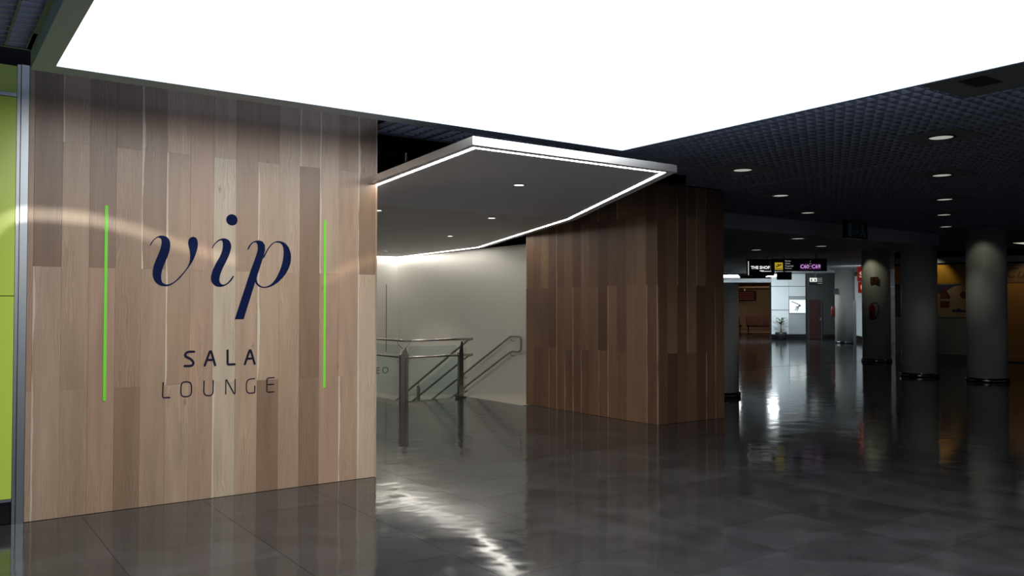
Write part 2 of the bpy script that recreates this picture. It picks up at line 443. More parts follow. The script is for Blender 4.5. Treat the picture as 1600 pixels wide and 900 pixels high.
# ---- lime panel wall left of it
lime = struct('wall_lime', MB().box(-5, .60, YW+.03, YW+.2, 0, 3.40), M_black)
for x0, x1 in ((-2.6, -1.02), (-1.015, .585)):
    for z0, z1 in ((.19, 1.682), (1.688, 3.165), (3.20, 3.40)):
        part('lime_panel', MB().cham(x0, x1, YW-.005, YW+.03, z0, z1, .002), M_lime, lime, (x0, YW, z0))
part('rail', MB().box(-2.6, .585, YW-.012, YW+.03, 3.168, 3.197), M_alu, lime)
part('rail', MB().box(-2.6, .585, YW-.012, YW+.03, .168, .187), M_alu, lime)
struct('trim_4', MB().box(.588, .610, YW-.003, YW+.03, 0, 3.415).box(.614, .664, YW-.014, YW+.03, 0, 3.415), M_alu)
part('plinth', MB().box(-5, .585, YW+.012, YW+.03, .006, .165), M_black, lime)

# ---- timber block on the right
bl = struct('wall_right', MB().box(8.216, 9.544, 8.076, 11.04, 0, 3.305), M_dark)
random.seed(5)
boards(bl, M_oakd, [8.2+.1943*k for k in range(8)], lambda e, z: ((e, 8.06, z), 0), 3.305, 1)
boards(bl, M_oakd, [8.074+.1991*k for k in range(16)], lambda e, z: ((8.2, e, z), -math.pi/2), 3.305, 1)
boards(bl, M_oakd, [8.076+.19765*k for k in range(16)], lambda e, z: ((9.56, e, z), math.pi/2), 3.305)

# ---- mesh ceiling (louvre blades crossing), plenum above
def grid(x0, x1, y0, y1, px=.15, py=.10, h=.035, t=.006):
    mb = MB()
    n = int((x1-x0)/px)
    for k in range(n+1): mb.box(x0+k*px-t/2, x0+k*px+t/2, y0, y1, ZC, ZC+h)
    n = int((y1-y0)/py)
    for k in range(n+1): mb.box(x0, x1, y0+k*py-t/2, y0+k*py+t/2, ZC, ZC+h)
    return mb
ceil = struct('ceiling', MB().box(-8, 9.6, -9, 7.43, 3.75, 3.8).box(8.12, 9.6, 7.43, 8.1, 3.75, 3.8).box(9.6, 75, -9, 60, 3.75, 3.8).box(-8, 2.6, 7.43, 17.6, 3.75, 4.3), M_plen)
for a in ((-3.0, .585, -2.9, 6.35), (.58, 3.58, 5.95, 6.36), (3.6, 5.8, 5.95, 7.42), (5.85, 9.55, -2.9, 7.42), (8.12, 9.55, 7.44, 8.03), (9.6, 19.4, -2.9, 9.95), (19.45, 27, -2.9, 13)):
    mb = grid(*a, t=.016 if a[0] < 0 else .007, py=.11 if a[0] < 0 else .10); mb.box(a[0]-.015, a[0]+.015, a[2], a[3], ZC-.004, ZC+.04).box(a[1]-.015, a[1]+.015, a[2], a[3], ZC-.004, ZC+.04)
    mb.box(a[0], a[1], a[3]-.012, a[3]+.012, ZC-.006, ZC+.05)
    for k in range(1, int((a[1]-a[0])/.6)+1): mb.box(a[0]+.6*k-.012, a[0]+.6*k+.012, a[2], a[3], ZC-.002, ZC+.04)
    o = part('louvre_grid', mb, M_mesh, ceil, (0, 0, 0)); o['kind'] = 'stuff'
part('ceiling_board', MB().box(19.45, 75, 13, 60, ZC, ZC+.05).box(27, 75, -2.9, 13, ZC, ZC+.05).box(9.6, 19.4, 16.5, 60, ZC, ZC+.05), M_soff, ceil)
part('service_panel', MB().box(6.0, 6.95, -1.0, 3.35, ZC-.008, ZC+.02), M_plate, ceil, label='plain charcoal panel strip beside the luminous ceiling')
part('vent', MB().box(6.38, 6.66, 2.93, 3.12, ZC-.014, ZC-.009), M_black, ceil, label='small dark square vent')
part('vent', MB().box(6.38, 6.66, 1.2, 1.39, ZC-.014, ZC-.009), M_black, ceil, label='small dark square vent')
# lower grey soffit beyond, to the right
struct('ceiling_soffit', MB().box(9.62, 19.45, 9.99, 16.5, 3.04, 3.70), M_soff)
part('beam', MB().box(9.5, 9.62, 8.12, 17.6, 3.33, 4.2), M_dark, ceil)

# ---- luminous ceiling panel
lx0, lx1, ly0, ly1, zl = .73, 5.83, -1.2, 6.22, 3.20
pl = thing('luminous_ceiling_panel', 'huge white glowing ceiling light panel in a grey aluminium frame', 'ceiling light', (3.3, 2.5, zl))
part('diffuser', MB().box(lx0-.02, lx1+.01, ly0, ly1+.02, zl+.012, zl+.02), M_panel, pl)
part('frame', MB().box(lx0-.13, lx0, ly0-.1, ly1+.19, zl, zl+.14), M_frame, pl)
part('frame', MB().box(lx1, lx1+.03, ly0-.1, ly1+.19, zl, zl+.14), M_frame, pl)
part('frame', MB().box(lx0, lx1, ly1, ly1+.19, zl, zl+.14), M_frame, pl)
part('frame', MB().box(lx0, lx1, ly0-.1, ly0, zl, zl+.14), M_frame, pl)

# ================================================================ CANOPY over the stair
zc = 2.77
can = thing('canopy', 'suspended grey angular canopy edged with an LED line above the stair', 'canopy', (5.5, 9, zc))
outer = [(3.23, 5.0), (5.33, 5.0), (7.13, 8.5), (9.0, 13.55), (9.14, 17.0), (9.14, 17.36), (4.85, 17.36), (3.47, 7.25)]
inner = [(3.33, 5.12), (5.245, 5.105), (7.00, 8.545), (8.88, 13.6), (9.095, 17.31), (4.98, 17.31), (3.585, 7.25)]
def clipY(poly, y, keep_below):
    out = []
    for i in range(len(poly)):
        a, b = poly[i], poly[(i+1) % len(poly)]
        ia, ib = (a[1] <= y) == keep_below, (b[1] <= y) == keep_below
        if ia: out.append(a)
        if ia != ib:
            t = (y-a[1])/(b[1]-a[1]); out.append((a[0]+(b[0]-a[0])*t, y))
    return out
ys_ = 8.6
part('front_soffit', MB().prism(clipY(inner, ys_-.002, True), zc+.002, zc+.045), M_soffit, can)
part('rear_soffit', MB().prism(clipY(inner, ys_+.002, False), zc+.0035, zc+.045), M_soffit2, can)
# offset helper for the ring pieces
def offs(poly, d):
    out = []; n = len(poly)
    for i in range(n):
        a, b, c = Vector(poly[i-1]), Vector(poly[i]), Vector(poly[(i+1) % n])
        e1 = (b-a).normalized(); e2 = (c-b).normalized()
        n1 = Vector((e1.y, -e1.x)); n2 = Vector((e2.y, -e2.x)); bis = (n1+n2).normalized()
        out.append(tuple(b+bis*d/max(.3, bis.dot(n1))))
    return out
ledo = offs(inner, .035)
ring = MB()
for i in range(len(inner)):
    j = (i+1) % len(inner)
    ring.add([(*inner[i], zc), (*inner[j], zc), (*ledo[j], zc), (*ledo[i], zc), (*inner[i], zc+.012), (*inner[j], zc+.012), (*ledo[j], zc+.012), (*ledo[i], zc+.012)],
             [(0, 1, 2, 3), (7, 6, 5, 4), (0, 4, 5, 1), (1, 5, 6, 2), (2, 6, 7, 3), (3, 7, 4, 0)])
part('led_strip', ring, M_strip, can, label='glowing white LED line following the canopy edge')
# outer border board: between led line and outer edge (built edge by edge)
ledm = ledo[:4]+[ledo[4], ledo[4]]+ledo[5:]   # match outer vertex count
ledm = [ledo[0], ledo[1], ledo[2], ledo[3], (ledo[4][0], 17.0), ledo[4], ledo[5], ledo[6]]
inn2 = offs(outer, -.008)
bd = MB()
for i in range(len(outer)):
    j = (i+1) % len(outer)
    q = [ledm[i], ledm[j], inn2[j], inn2[i]]
    bd.add([(*p, zc+.001) for p in q]+[(*p, zc+.045) for p in q], [(0, 1, 2, 3), (7, 6, 5, 4), (0, 4, 5, 1), (1, 5, 6, 2), (2, 6, 7, 3), (3, 7, 4, 0)])
part('border_board', bd, M_soffit, can)
inn2 = offs(outer, -.008)
for i in range(len(outer)):
    j = (i+1) % len(outer)
    q = [inn2[i], inn2[j], outer[j], outer[i]]
    part('fascia', MB().add([(*p, zc) for p in q]+[(*p, zc+.062) for p in q], [(0, 1, 2, 3), (7, 6, 5, 4), (0, 4, 5, 1), (1, 5, 6, 2), (2, 6, 7, 3), (3, 7, 4, 0)]), M_fascia, can)
part('top_board', MB().prism(inn2, zc+.046, zc+.058), M_dark, can)
for hx, hy, zt in ((4.23, 7.85, 4.2), (6.5, 7.9, 4.2), (5.2, 13, 4.2), (7.8, 12.5, 4.2)):
    part('hanger_rod', MB().cyl((hx, hy, zc+.05), (hx, hy, zt), .014, n=8), M_fascia, can)

def downlight(name, x, y, z, r, label, group, m, rim=M_alu, plate=None, energy=0):
    t = thing(name, label, 'downlight', (x, y, z), group)
    n = 20
    mb = MB(); vs = []; fs = []
    for rr, zz in ((r*1.22, z), (r*1.22, z-.006), (r*1.0, z-.008), (r*.96, z-.002)):
        for k in range(n): vs.append((x+rr*math.cos(2*math.pi*k/n), y+rr*math.sin(2*math.pi*k/n), zz))
    for i in range(3):
        for k in range(n): fs.append((i*n+k, (i+1)*n+k, (i+1)*n+(k+1) % n, i*n+(k+1) % n))
    mb.add(vs, fs, True); part('rim', mb, rim, t)
    part('lamp', MB().cyl((x, y, z-.003), (x, y, z-.0015), r*.96, n=n), m, t)
    if plate:
        p = plate/2; part('plate', MB().box(x-p, x+p, y-p, y+p, z+.001, z+.012), M_plate, t)
    if energy:
        o = lamp('lamp_light', 'SPOT', (x, y, z-.02), energy, (1, .9, .75), .04, (x, y, 0), math.radians(95), .7); o.parent = t; o.location = (0, 0, -.02)
    return t
cands = [((4.66, 6.4), 'canopy downlight nearest the front edge, in the front soffit board'), ((6.11, 9.0), 'canopy downlight just behind the soffit joint, right row'),
         ((7.1, 11.67), 'canopy downlight third from the front, above the stair top'), ((7.88, 15.48), 'canopy downlight farthest back, near the white back wall'),
         ((4.51, 9.09), 'canopy downlight half hidden at the edge of the timber wall')]
lamp('stair_fill', 'AREA', (5.6, 13.5, zc-.03), 22, (1, .93, .82), 1.2, (5.6, 13.5, 0))  # added area fill for the stair walls, no fixture of its own
for (x, y), lb in cands:
    downlight('canopy_downlight', x, y, zc+(.002 if y < ys_ else .0035), .052 if y < 12 else .05, lb, 'canopy downlights', M_spot, energy=55)

cl = [(8.37, 4.27, 'ceiling downlight on a square plate, nearest the right edge of the luminous panel'), (8.35, 6.73, 'ceiling downlight on a square plate, above the dark timber block corner'),
      (10.77, 5.49, 'ceiling downlight directly behind the nearest right one'), (10.73, 7.93, 'ceiling downlight behind the one above the timber block'),
      (13.22, 6.7, 'third ceiling downlight of the right row'), (13.08, 9.09, 'ceiling downlight just in front of the grey soffit edge'),
      (15.4, 7.82, 'fourth ceiling downlight of the right row'), (17.7, 8.95, 'farthest ceiling downlight of the right row'),
      (13.2, 4.3, 'ceiling downlight outside the right edge of the picture'), (15.6, 5.4, 'ceiling downlight outside the right edge, farther on'), (18.0, 6.5, 'ceiling downlight outside the right edge, near the column'), (10.8, 3.0, 'ceiling downlight outside the right edge, nearest')]
for x, y, lb in cl:
    downlight('ceiling_downlight', x, y, ZC-.004, .115, lb, 'ceiling downlights on the mesh ceiling', M_spotdim, rim=M_black, plate=.62, energy=14)
for (x, y), lb in (((14.9, 10.6), 'soffit downlight nearest the bulkhead edge'), ((17.2, 11.6), 'soffit downlight right of the others, above the wayfinding sign'), ((17.0, 13.3), 'soffit downlight farthest left, beyond the dark block')):
    downlight('soffit_downlight', x, y, 3.039, .13, lb, 'downlights in the grey soffit', M_spotdim, rim=M_black)
t = thing('recessed_luminaire', 'long pale ceiling luminaire at the right edge above the amber kiosk', 'ceiling light', (24.3, 9.6, ZC))
part('frame', MB().box(23.5, 24.6, 8.9, 10.2, ZC-.012, ZC+.0), M_black, t); part('diffuser', MB().box(23.55, 24.55, 8.95, 10.15, ZC-.016, ZC-.013), mat('pale_diffuser', (.8, .8, .75), .5, emit=(1, 1, .85), es=.55), t)

# ================================================================ LETTERING on the timber wall
def wallshape(pts, th=.002, y=YW-.0008):
    mb = MB(Matrix(((1, 0, 0, 0), (0, 0, 1, y), (0, 1, 0, 0), (0, 0, 0, 1))))   # (x,z,depth)->(x,depth,z)
    mb.prism([(p[0], p[1]) for p in pts], -th, 0); return mb
def stroke(lines, w, th=.002, y=YW-.0008, sub=4, tr=None):
    mb = MB()
    for k, ln in enumerate(lines):
        pts = spline(ln, sub, False) if len(ln) > 3 else [Vector(p) for p in ln]
        L = []; R = []
        for i, p in enumerate(pts):
            d = (pts[min(i+1, len(pts)-1)]-pts[max(i-1, 0)]).normalized(); n = Vector((-d.y, d.x))*w/2
            L.append(p+n); R.append(p-n)
        yy = y-.0001*k
        n = len(pts); vs = []
        for q in L: vs.append((q.x, yy-th, q.y))
        for q in R: vs.append((q.x, yy-th, q.y))
        for q in L: vs.append((q.x, yy, q.y))
        for q in R: vs.append((q.x, yy, q.y))
        fs = []
        for i in range(n-1):
            fs += [(i, i+1, n+i+1, n+i), (i, 2*n+i, 2*n+i+1, i+1), (n+i, n+i+1, 3*n+i+1, 3*n+i)]
        fs += [(0, n, 3*n, 2*n), (n-1, 3*n-1, 4*n-1, 2*n-1)]
        mb.add(vs, fs)
        for c in (pts[0], pts[-1]):
            if (Vector(ln[0])-Vector(ln[-1])).length > .001:
                m2 = 10; mb.add([(c.x+w/2*math.cos(2*math.pi*a/m2), yy-th-.00005, c.y+w/2*math.sin(2*math.pi*a/m2)) for a in range(m2)], [tuple(range(m2))])
    return mb
V = [(1.525, 2.101), (1.538, 2.129), (1.562, 2.159), (1.589, 2.179), (1.617, 2.186), (1.65, 2.18), (1.672, 2.158), (1.683, 2.124), (1.679, 2.074), (1.665, 2.021), (1.646, 1.974), (1.629, 1.927), (1.617, 1.88), (1.615, 1.839), (1.623, 1.807), (1.64, 1.792), (1.659, 1.788), (1.686, 1.794), (1.72, 1.815), (1.758, 1.854), (1.797, 1.902), (1.825, 1.947), (1.839, 1.992), (1.84, 2.045), (1.832, 2.092), (1.824, 2.133), (1.83, 2.166), (1.849, 2.184), (1.869, 2.187), (1.891, 2.175), (1.902, 2.136), (1.897, 2.089), (1.884, 2.041), (1.865, 1.992), (1.837, 1.944), (1.803, 1.896), (1.764, 1.845), (1.72, 1.803), (1.681, 1.779), (1.643, 1.773), (1.604, 1.781), (1.574, 1.804), (1.556, 1.838), (1.55, 1.878), (1.556, 1.93), (1.572, 1.983), (1.593, 2.036), (1.609, 2.083), (1.615, 2.123), (1.613, 2.155), (1.6, 2.166), (1.584, 2.166), (1.562, 2.15), (1.544, 2.123), (1.532, 2.101)]
I_ = [(2.016, 2.103), (2.034, 2.135), (2.065, 2.168), (2.095, 2.184), (2.126, 2.187), (2.158, 2.172), (2.176, 2.138), (2.174, 2.094), (2.157, 2.038), (2.132, 1.982), (2.105, 1.926), (2.086, 1.871), (2.081, 1.824), (2.095, 1.8), (2.118, 1.794), (2.149, 1.811), (2.176, 1.843), (2.194, 1.869), (2.202, 1.865), (2.184, 1.833), (2.153, 1.801), (2.118, 1.781), (2.083, 1.774), (2.045, 1.784), (2.018, 1.815), (2.011, 1.853), (2.023, 1.908), (2.051, 1.972), (2.081, 2.027), (2.102, 2.083), (2.107, 2.131), (2.103, 2.162), (2.088, 2.169), (2.061, 2.152), (2.038, 2.128), (2.023, 2.102)]
PS = [(2.317, 2.102), (2.327, 2.131), (2.353, 2.161), (2.383, 2.179), (2.418, 2.185), (2.449, 2.176), (2.469, 2.146), (2.471, 2.102), (2.461, 2.058), (2.441, 1.992), (2.394, 1.844), (2.289, 1.499), (2.212, 1.499), (2.346, 1.92), (2.393, 2.052), (2.408, 2.104), (2.405, 2.147), (2.392, 2.166), (2.367, 2.161), (2.344, 2.136), (2.326, 2.101)]
PB = [(2.459, 2.05), (2.489, 2.108), (2.524, 2.155), (2.56, 2.179), (2.596, 2.186), (2.641, 2.176), (2.678, 2.142), (2.701, 2.09), (2.706, 2.028), (2.692, 1.965), (2.661, 1.902), (2.616, 1.848), (2.562, 1.803), (2.509, 1.778), (2.456, 1.771), (2.417, 1.784), (2.395, 1.805), (2.384, 1.835), (2.396, 1.852), (2.405, 1.818), (2.43, 1.791), (2.465, 1.78), (2.5, 1.789), (2.54, 1.816), (2.58, 1.874), (2.615, 1.954), (2.633, 2.025), (2.639, 2.096), (2.63, 2.144), (2.609, 2.168), (2.582, 2.173), (2.551, 2.167), (2.515, 2.13), (2.489, 2.086), (2.461, 2.028)]
t = thing('vip_lettering', 'large navy slanted serif letters vip on the pale oak wall', 'lettering', (1.9, YW-.001, 1.5))
part('letter', wallshape(spline(V, 3)), M_navy, t)
part('letter', wallshape(spline(I_, 3)), M_navy, t)
part('dot', wallshape([(2.182+.048*math.cos(a*math.pi/16), 2.349+.048*math.sin(a*math.pi/16)) for a in range(32)]), M_navy, t)
lp = part('letter', wallshape(PS[:9]+PS[9:], y=YW-.0008), M_navy, t)
part('letter_bowl', wallshape(spline(PB, 3), y=YW-.0012), M_navy, lp, wloc(t))
SALA = [[[(1.879, 1.232), (1.844, 1.233), (1.823, 1.228), (1.81, 1.214), (1.813, 1.196), (1.832, 1.184), (1.853, 1.171), (1.869, 1.154), (1.874, 1.136), (1.865, 1.12), (1.845, 1.116), (1.805, 1.117)]],
        [[(1.966, 1.113), (2.006, 1.229)], [(2.006, 1.229), (2.012, 1.232), (2.018, 1.229)], [(2.018, 1.229), (2.052, 1.113)], [(1.985, 1.16), (2.038, 1.16)]],
        [[(2.154, 1.234), (2.155, 1.125)], [(2.155, 1.125), (2.158, 1.117), (2.166, 1.115)], [(2.164, 1.115), (2.215, 1.115)]],
        [[(2.302, 1.112), (2.341, 1.228)], [(2.341, 1.228), (2.346, 1.231), (2.352, 1.228)], [(2.352, 1.228), (2.387, 1.112)], [(2.319, 1.159), (2.373, 1.159)]]]
LOUNGE = [[[(1.638, .989), (1.636, .885)], [(1.636, .885), (1.638, .871), (1.648, .866)], [(1.645, .866), (1.693, .865)]],
          [[(1.82, .987), (1.849, .978), (1.86, .952), (1.861, .9), (1.85, .872), (1.819, .864), (1.788, .872), (1.778, .902), (1.779, .953), (1.79, .981), (1.82, .987)]],
          [[(1.962, .985), (1.961, .93), (1.961, .891), (1.976, .867), (1.999, .861), (2.027, .867), (2.036, .89), (2.037, .93), (2.037, .985)]],
          [[(2.142, .864), (2.142, .983)], [(2.142, .983), (2.151, .984)], [(2.149, .984), (2.211, .866)], [(2.209, .866), (2.22, .866)], [(2.22, .866), (2.22, .985)]],
          [[(2.389, .984), (2.351, .982), (2.328, .97), (2.318, .944), (2.318, .89), (2.332, .866), (2.356, .86), (2.386, .863)], [(2.386, .863), (2.389, .866), (2.39, .92)]],
          [[(2.561, .985), (2.509, .984)], [(2.513, .984), (2.5, .98), (2.497, .968)], [(2.497, .97), (2.496, .873)], [(2.496, .876), (2.5, .864), (2.51, .861)], [(2.506, .861), (2.559, .861)], [(2.497, .927), (2.555, .926)]]]
t = thing('word_sala', 'bold dark word SALA on the oak wall beneath the slanted letters', 'lettering', (2.1, YW-.001, 1.11))
for l in SALA: part('letter', stroke(l, .0185), M_navyd, t)
t = thing('word_lounge', 'thin dark word LOUNGE on the oak wall, lowest line', 'lettering', (2.1, YW-.001, .86))
for l in LOUNGE: part('letter', stroke(l, .0092), M_navyd, t)
o = part('green_stripe', MB().box(1.192, 1.215, YW-.004, YW-.0006, .867, 2.402), M_limestripe, base=(1.2, YW, .867)); tag(o, 'bright green vertical stripe left of the vip letters', 'stripe', 'green stripes')
o = part('green_stripe', MB().box(3.014, 3.037, YW-.004, YW-.0006, .869, 2.40), M_limestripe, base=(3.02, YW, .869)); tag(o, 'bright green vertical stripe right of the vip letters', 'stripe', 'green stripes')
# lettering on the white back wall
Mb = frame((0, 17.38, 0), (1, 0))
t = thing('grey_word', 'small grey letters EO on the white back wall behind the railing', 'lettering', (8.7, 17.378, .07))
part('letter', text_mb('E', Mb, 8.585, .075, .155, -.002), M_ink, t); part('letter', text_mb('O', Mb, 8.74, .075, .155, -.002), M_ink, t)
o = part('grey_line', MB().box(8.842, 8.856, 17.374, 17.379, .57, 2.14), M_ink, base=(8.85, 17.38, .57)); tag(o, 'thin grey vertical line on the white back wall', 'stripe')

# ================================================================ RAILINGS
rl = thing('stair_railing', 'brushed steel railing with twin rails round the stair opening', 'railing', (6.75, 12.6, 0))
for z in (1.035, .752):
    part('rail', MB().tube([(6.75, 15.4, z), (6.75, 12.72, z), (6.79, 12.62, z), (8.12, 12.62, z), (8.16, 12.64, z)], .021), M_steel, rl)
    part('rail', MB().tube([(8.15, 12.62, z), (8.11, 12.7, z-.02), (8.1, 15.8, z-.02-3.1*.488)], .021), M_steeld, rl)
def post(x, y, zb, zt, dx, dy, wide=.075):
    part('post', MB().box(x-(.012 if dy else wide/2), x+(.012 if dy else wide/2), y-(wide/2 if dy else .012), y+(wide/2 if dy else .012), zb, zt), M_steeld, rl)
for x, y, s, hw in ((6.708, 12.60, -1, .045), (6.80, 12.62, 1, .025)):
    P = MB(); P.box(x-hw, x+hw, y-.006, y+.006, -.25, .80).box(x-hw, x+hw, y-.05, y-.044, 0, .80)
    P.add([(x-hw, y-.05, .8), (x+hw, y-.05, .8), (x+hw, y+.006, .8), (x-hw, y+.006, .8), (x-hw*s, y-.04, .92), (x-hw*s, y, .92)], [(0, 1, 2, 3), (0, 4, 5, 3), (1, 2, 5, 4), (0, 1, 4), (3, 5, 2)])
    part('post', P, M_steeld, rl)
    part('bracket', MB().tube([(x-.02*s, y, .90), (x+.05*s, y, .955), (x+.075*s, y, 1.0), (x+.075*s, y, 1.02)], .006, 6), M_steeld, rl)
    part('bracket', MB().tube([(x+.02*s, y, .64), (x+.06*s, y, .67), (x+.075*s, y, .70), (x+.075*s, y, .735)], .006, 6), M_steeld, rl)
P = MB(); P.box(7.845, 7.935, 12.575, 12.585, -.2, .80).box(7.845, 7.855, 12.585, 12.64, -.2, .80).box(7.925, 7.935, 12.585, 12.64, -.2, .80)
P.add([(7.845, 12.58, .8), (7.935, 12.58, .8), (7.935, 12.6, 1.0), (7.90, 12.6, 1.0)], [(0, 1, 2, 3)])
part('post', P, M_steel, rl)
part('bracket', MB().tube([(7.93, 12.6, .93), (7.96, 12.6, .97), (7.97, 12.61, 1.02)], .007, 6), M_steeld, rl)
part('foot', MB().box(7.80, 7.98, 12.55, 12.64, .0, .02).box(7.77, 7.86, 12.56, 12.60, .02, .05), M_steel, rl)
# slanted-flight post
zp = lambda y: 1.035-.02-(y-12.7)*.488
P = MB(); P.box(8.075, 8.125, 14.48, 14.49, -1.2, .02).box(8.075, 8.125, 14.52, 14.53, -1.2, .05)
part('post', P, M_steeld, rl); part('bracket', MB().tube([(8.1, 14.5, .02), (8.12, 14.52, .08), (8.1, 14.5, .12)], .008, 6), M_steeld, rl)
part('glass_pane', MB().box(6.745, 6.753, 12.74, 15.3, .08, .95), M_glass, rl)
part('glass_pane', MB().box(6.86, 7.82, 12.625, 12.633, .08, .93), M_glass, rl)
part('glass_pane', MB().add([(8.096, 12.75, -.02), (8.096, 15.6, -1.4), (8.096, 15.6, -.5), (8.096, 12.75, .88), (8.104, 12.75, -.02), (8.104, 15.6, -1.4), (8.104, 15.6, -.5), (8.104, 12.75, .88)],
     [(0, 1, 2, 3), (7, 6, 5, 4), (0, 4, 5, 1), (1, 5, 6, 2), (2, 6, 7, 3), (3, 7, 4, 0)]), M_glass, rl)

hr = thing('wall_handrail', 'looped steel handrail fixed to the white wall, sloping down the stair', 'handrail', (9.15, 12.5, 1))
sl = .493; X = 9.07
top = [(X, 17.0, 1.055-(17.0-12.72)*sl), (X, 12.76, 1.045), (X, 12.68, 1.066), (X, 12.50, 1.068), (X, 12.44, 1.062), (X, 12.40, 1.03), (X, 12.39, .985),
       (X, 12.39, .86), (X, 12.40, .82), (X, 12.44, .79), (X, 12.50, .782), (X, 12.66, .785), (X, 12.74, .765), (X, 17.0, .775-(17.0-12.72)*sl)]
part('rail_loop', MB().tube(top, .021, 12), M_steeld, hr)
for y in (12.72, 14.35, 16.2):
    for z0 in (1.055, .775):
        z = z0-(y-12.72)*sl
        part('bracket', MB().tube([(X, y, z-.01), (X, y, z-.055), (X+.03, y, z-.085), (9.15, y, z-.08)], .007, 6), M_steel, hr)
        
# ================================================================ COLUMNS
def column(px_, py_, r, zt, label, base=True):
    d = Vector((px_, py_, 0)).normalized()*r; cx, cy = px_+d.x, py_+d.y
    t = thing('column', label, 'column', (cx, cy, 0), 'round concrete columns')
    M = Matrix.Translation((cx, cy, 0))
    part('shaft', MB(M).lathe([(r, .0), (r, zt)], 40), M_col, t)
    part('base_ring', MB(M).lathe([(r+.002, .004), (r+.03, .004), (r+.034, .03), (r+.03, .075), (r+.012, .09), (r+.002, .092)], 40), M_chr, t)
    return cx, cy
M_chr = mat('black_chrome', (.16, .17, .17), .12, 1)
cA = column(18.59, 8.56, .395, ZC, 'thick round grey column, the rightmost one in front of the amber kiosk')
cB = column(18.72, 10.1, .39, 3.04, 'round grey column standing at the end of the grey soffit, second from right')
cC = column(22.9, 13.64, .395, ZC, 'round grey column with a fire extinguisher and small red sign')
cD = column(33.6, 21.5, .42, ZC, 'far round column beside the maroon door with a small black sign')
cE = column(11.53, 9.89, .39, 2.04, 'short round grey pillar half hidden behind the dark timber block')
def extinguisher(cx, cy, r, ang, zb, label):
    """hangs on a column's surface at heading ang"""
    n = Vector((math.cos(ang), math.sin(ang), 0)); tdir = Vector((-n.y, n.x, 0)); o = Vector((cx, cy, 0))+n*(r+.085)
    t = thing('fire_extinguisher', label, 'fire extinguisher', tuple(o+Vector((0, 0, zb))), 'fire extinguishers')
    Mx = Matrix.Translation(o)
    part('cylinder', MB(Mx).lathe([(.03, zb), (.075, zb+.02), (.08, zb+.06), (.08, zb+.36), (.06, zb+.42), (.025, zb+.46), (.02, zb+.49)], 20), M_red, t)
    part('valve', MB().tube([o+Vector((0, 0, zb+.47)), o+tdir*.09+Vector((0, 0, zb+.53))], .016, 8), M_black, t)
    part('hose', MB().tube([tuple(o+tdir*a+n*.02+Vector((0, 0, zb+b))) for a, b in ((0, .49), (.12, .50), (.19, .42), (.2, .28), (.15, .12), (.09, .02))], .013, 8), M_black, t)
    part('label_plate', MB().box(-.035, .035, -.01, .004, zb+.10, zb+.24), M_plas, t).matrix_local = IDN
    c = t.children[-1]; me = c.data
    Mw = frame(o+n*.074, tdir*-1)
    # place the label on the outward face
    for v in me.vertices: v.co = Vector((0, 0, 0))
    pts = MB(frame(o-Vector((0, 0, 0))+n*.082, (tdir.x, tdir.y))).box(-.035, .035, -.004, .002, zb+.10, zb+.24).v
    for v, p in zip(me.vertices, pts): v.co = p-wloc(t)
    part('bracket', MB(frame(o-n*.09, (tdir.x, tdir.y))).box(-.05, .05, -.01, .02, zb+.3, zb+.36), M_steeld, t)
def toward(cx, cy, deg): return math.atan2(-cy, -cx)+math.radians(deg)
extinguisher(cC[0], cC[1], .395, toward(*cC, -14), 1.24, 'red fire extinguisher with black hose on the nearer column')
extinguisher(cD[0], cD[1], .42, toward(*cD, -88), 1.20, 'small red fire extinguisher on the far column')
def colsign(c, r, deg, z0, z1, w, name, label, m, cat='sign'):
    a = toward(*c, deg); n = Vector((math.cos(a), math.sin(a), 0)); tv = Vector((-n.y, n.x, 0))
    Mx = frame(Vector((c[0], c[1], 0))+n*(r+.006), (tv.x, tv.y))
    t = thing(name, label, cat, tuple(Vector((c[0], c[1], z0))+n*(r+.006)))
    part('plate', MB(Mx).box(-w/2, w/2, -.012, .0, z0, z1), m, t); return t, Mx
M_fsign = mat('brown_red_plate', (.10, .02, .015), .5)
t, Mx = colsign(cC, .395, -6, 2.30, 2.50, .22, 'fire_sign', 'small dark red fire equipment sign on the column above the extinguisher', M_fsign)
part('pictogram', MB(Mx).box(-.075, -.045, -.016, -.012, 2.33, 2.47).box(-.09, -.03, -.016, -.012, 2.46, 2.475).box(.03, .055, -.016, -.012, 2.32, 2.47).box(.015, .08, -.016, -.012, 2.44, 2.455), mat('fire_print', (.34, .12, .06), .5), t)
t, Mx = colsign(cD, .42, -60, 2.20, 2.46, .34, 'small_black_sign', 'small black sign on the left side of the far column', M_sign)

# ================================================================ HANGING SIGNS
def viewframe(o, deg=0):
    """a sign plane facing back toward the hall entrance"""
    a = YAW-math.pi/2+math.radians(deg); return frame(o, (math.cos(a), math.sin(a)))
# wayfinding sign
Mx = viewframe((20.03, 15.15, 0))
t = thing('wayfinding_sign', 'long black hanging sign with yellow plane symbol and gates C60 to C69', 'sign', (20.7, 14.7, 2.66))
part('box', MB(Mx).box(0, 1.61, 0, .14, 2.655, 3.01), M_sign, t)
for hx in (.3, 1.3): part('hanger', MB(Mx).box(hx, hx+.03, .05, .08, 3.01, ZC), M_steeld, t)
pz = part('plane_panel', MB(Mx).box(.105, .335, -.006, 0, 2.69, 2.90), M_yel, t)
part('plane_symbol', MB(Mx@Matrix.Translation((.22, -.007, 2.80))@Matrix(((1, 0, 0, 0), (0, 0, 1, 0), (0, 1, 0, 0), (0, 0, 0, 1)))).prism([(-.075, -.02), (-.06, -.03), (.0, -.005), (.075, .03), (.085, .05), (.06, .055), (.02, .035), (-.04, .065), (-.055, .06), (-.01, .02), (-.05, .0), (-.075, .01), (-.085, .005)], -.002, .001), M_sign, pz, wloc(pz))
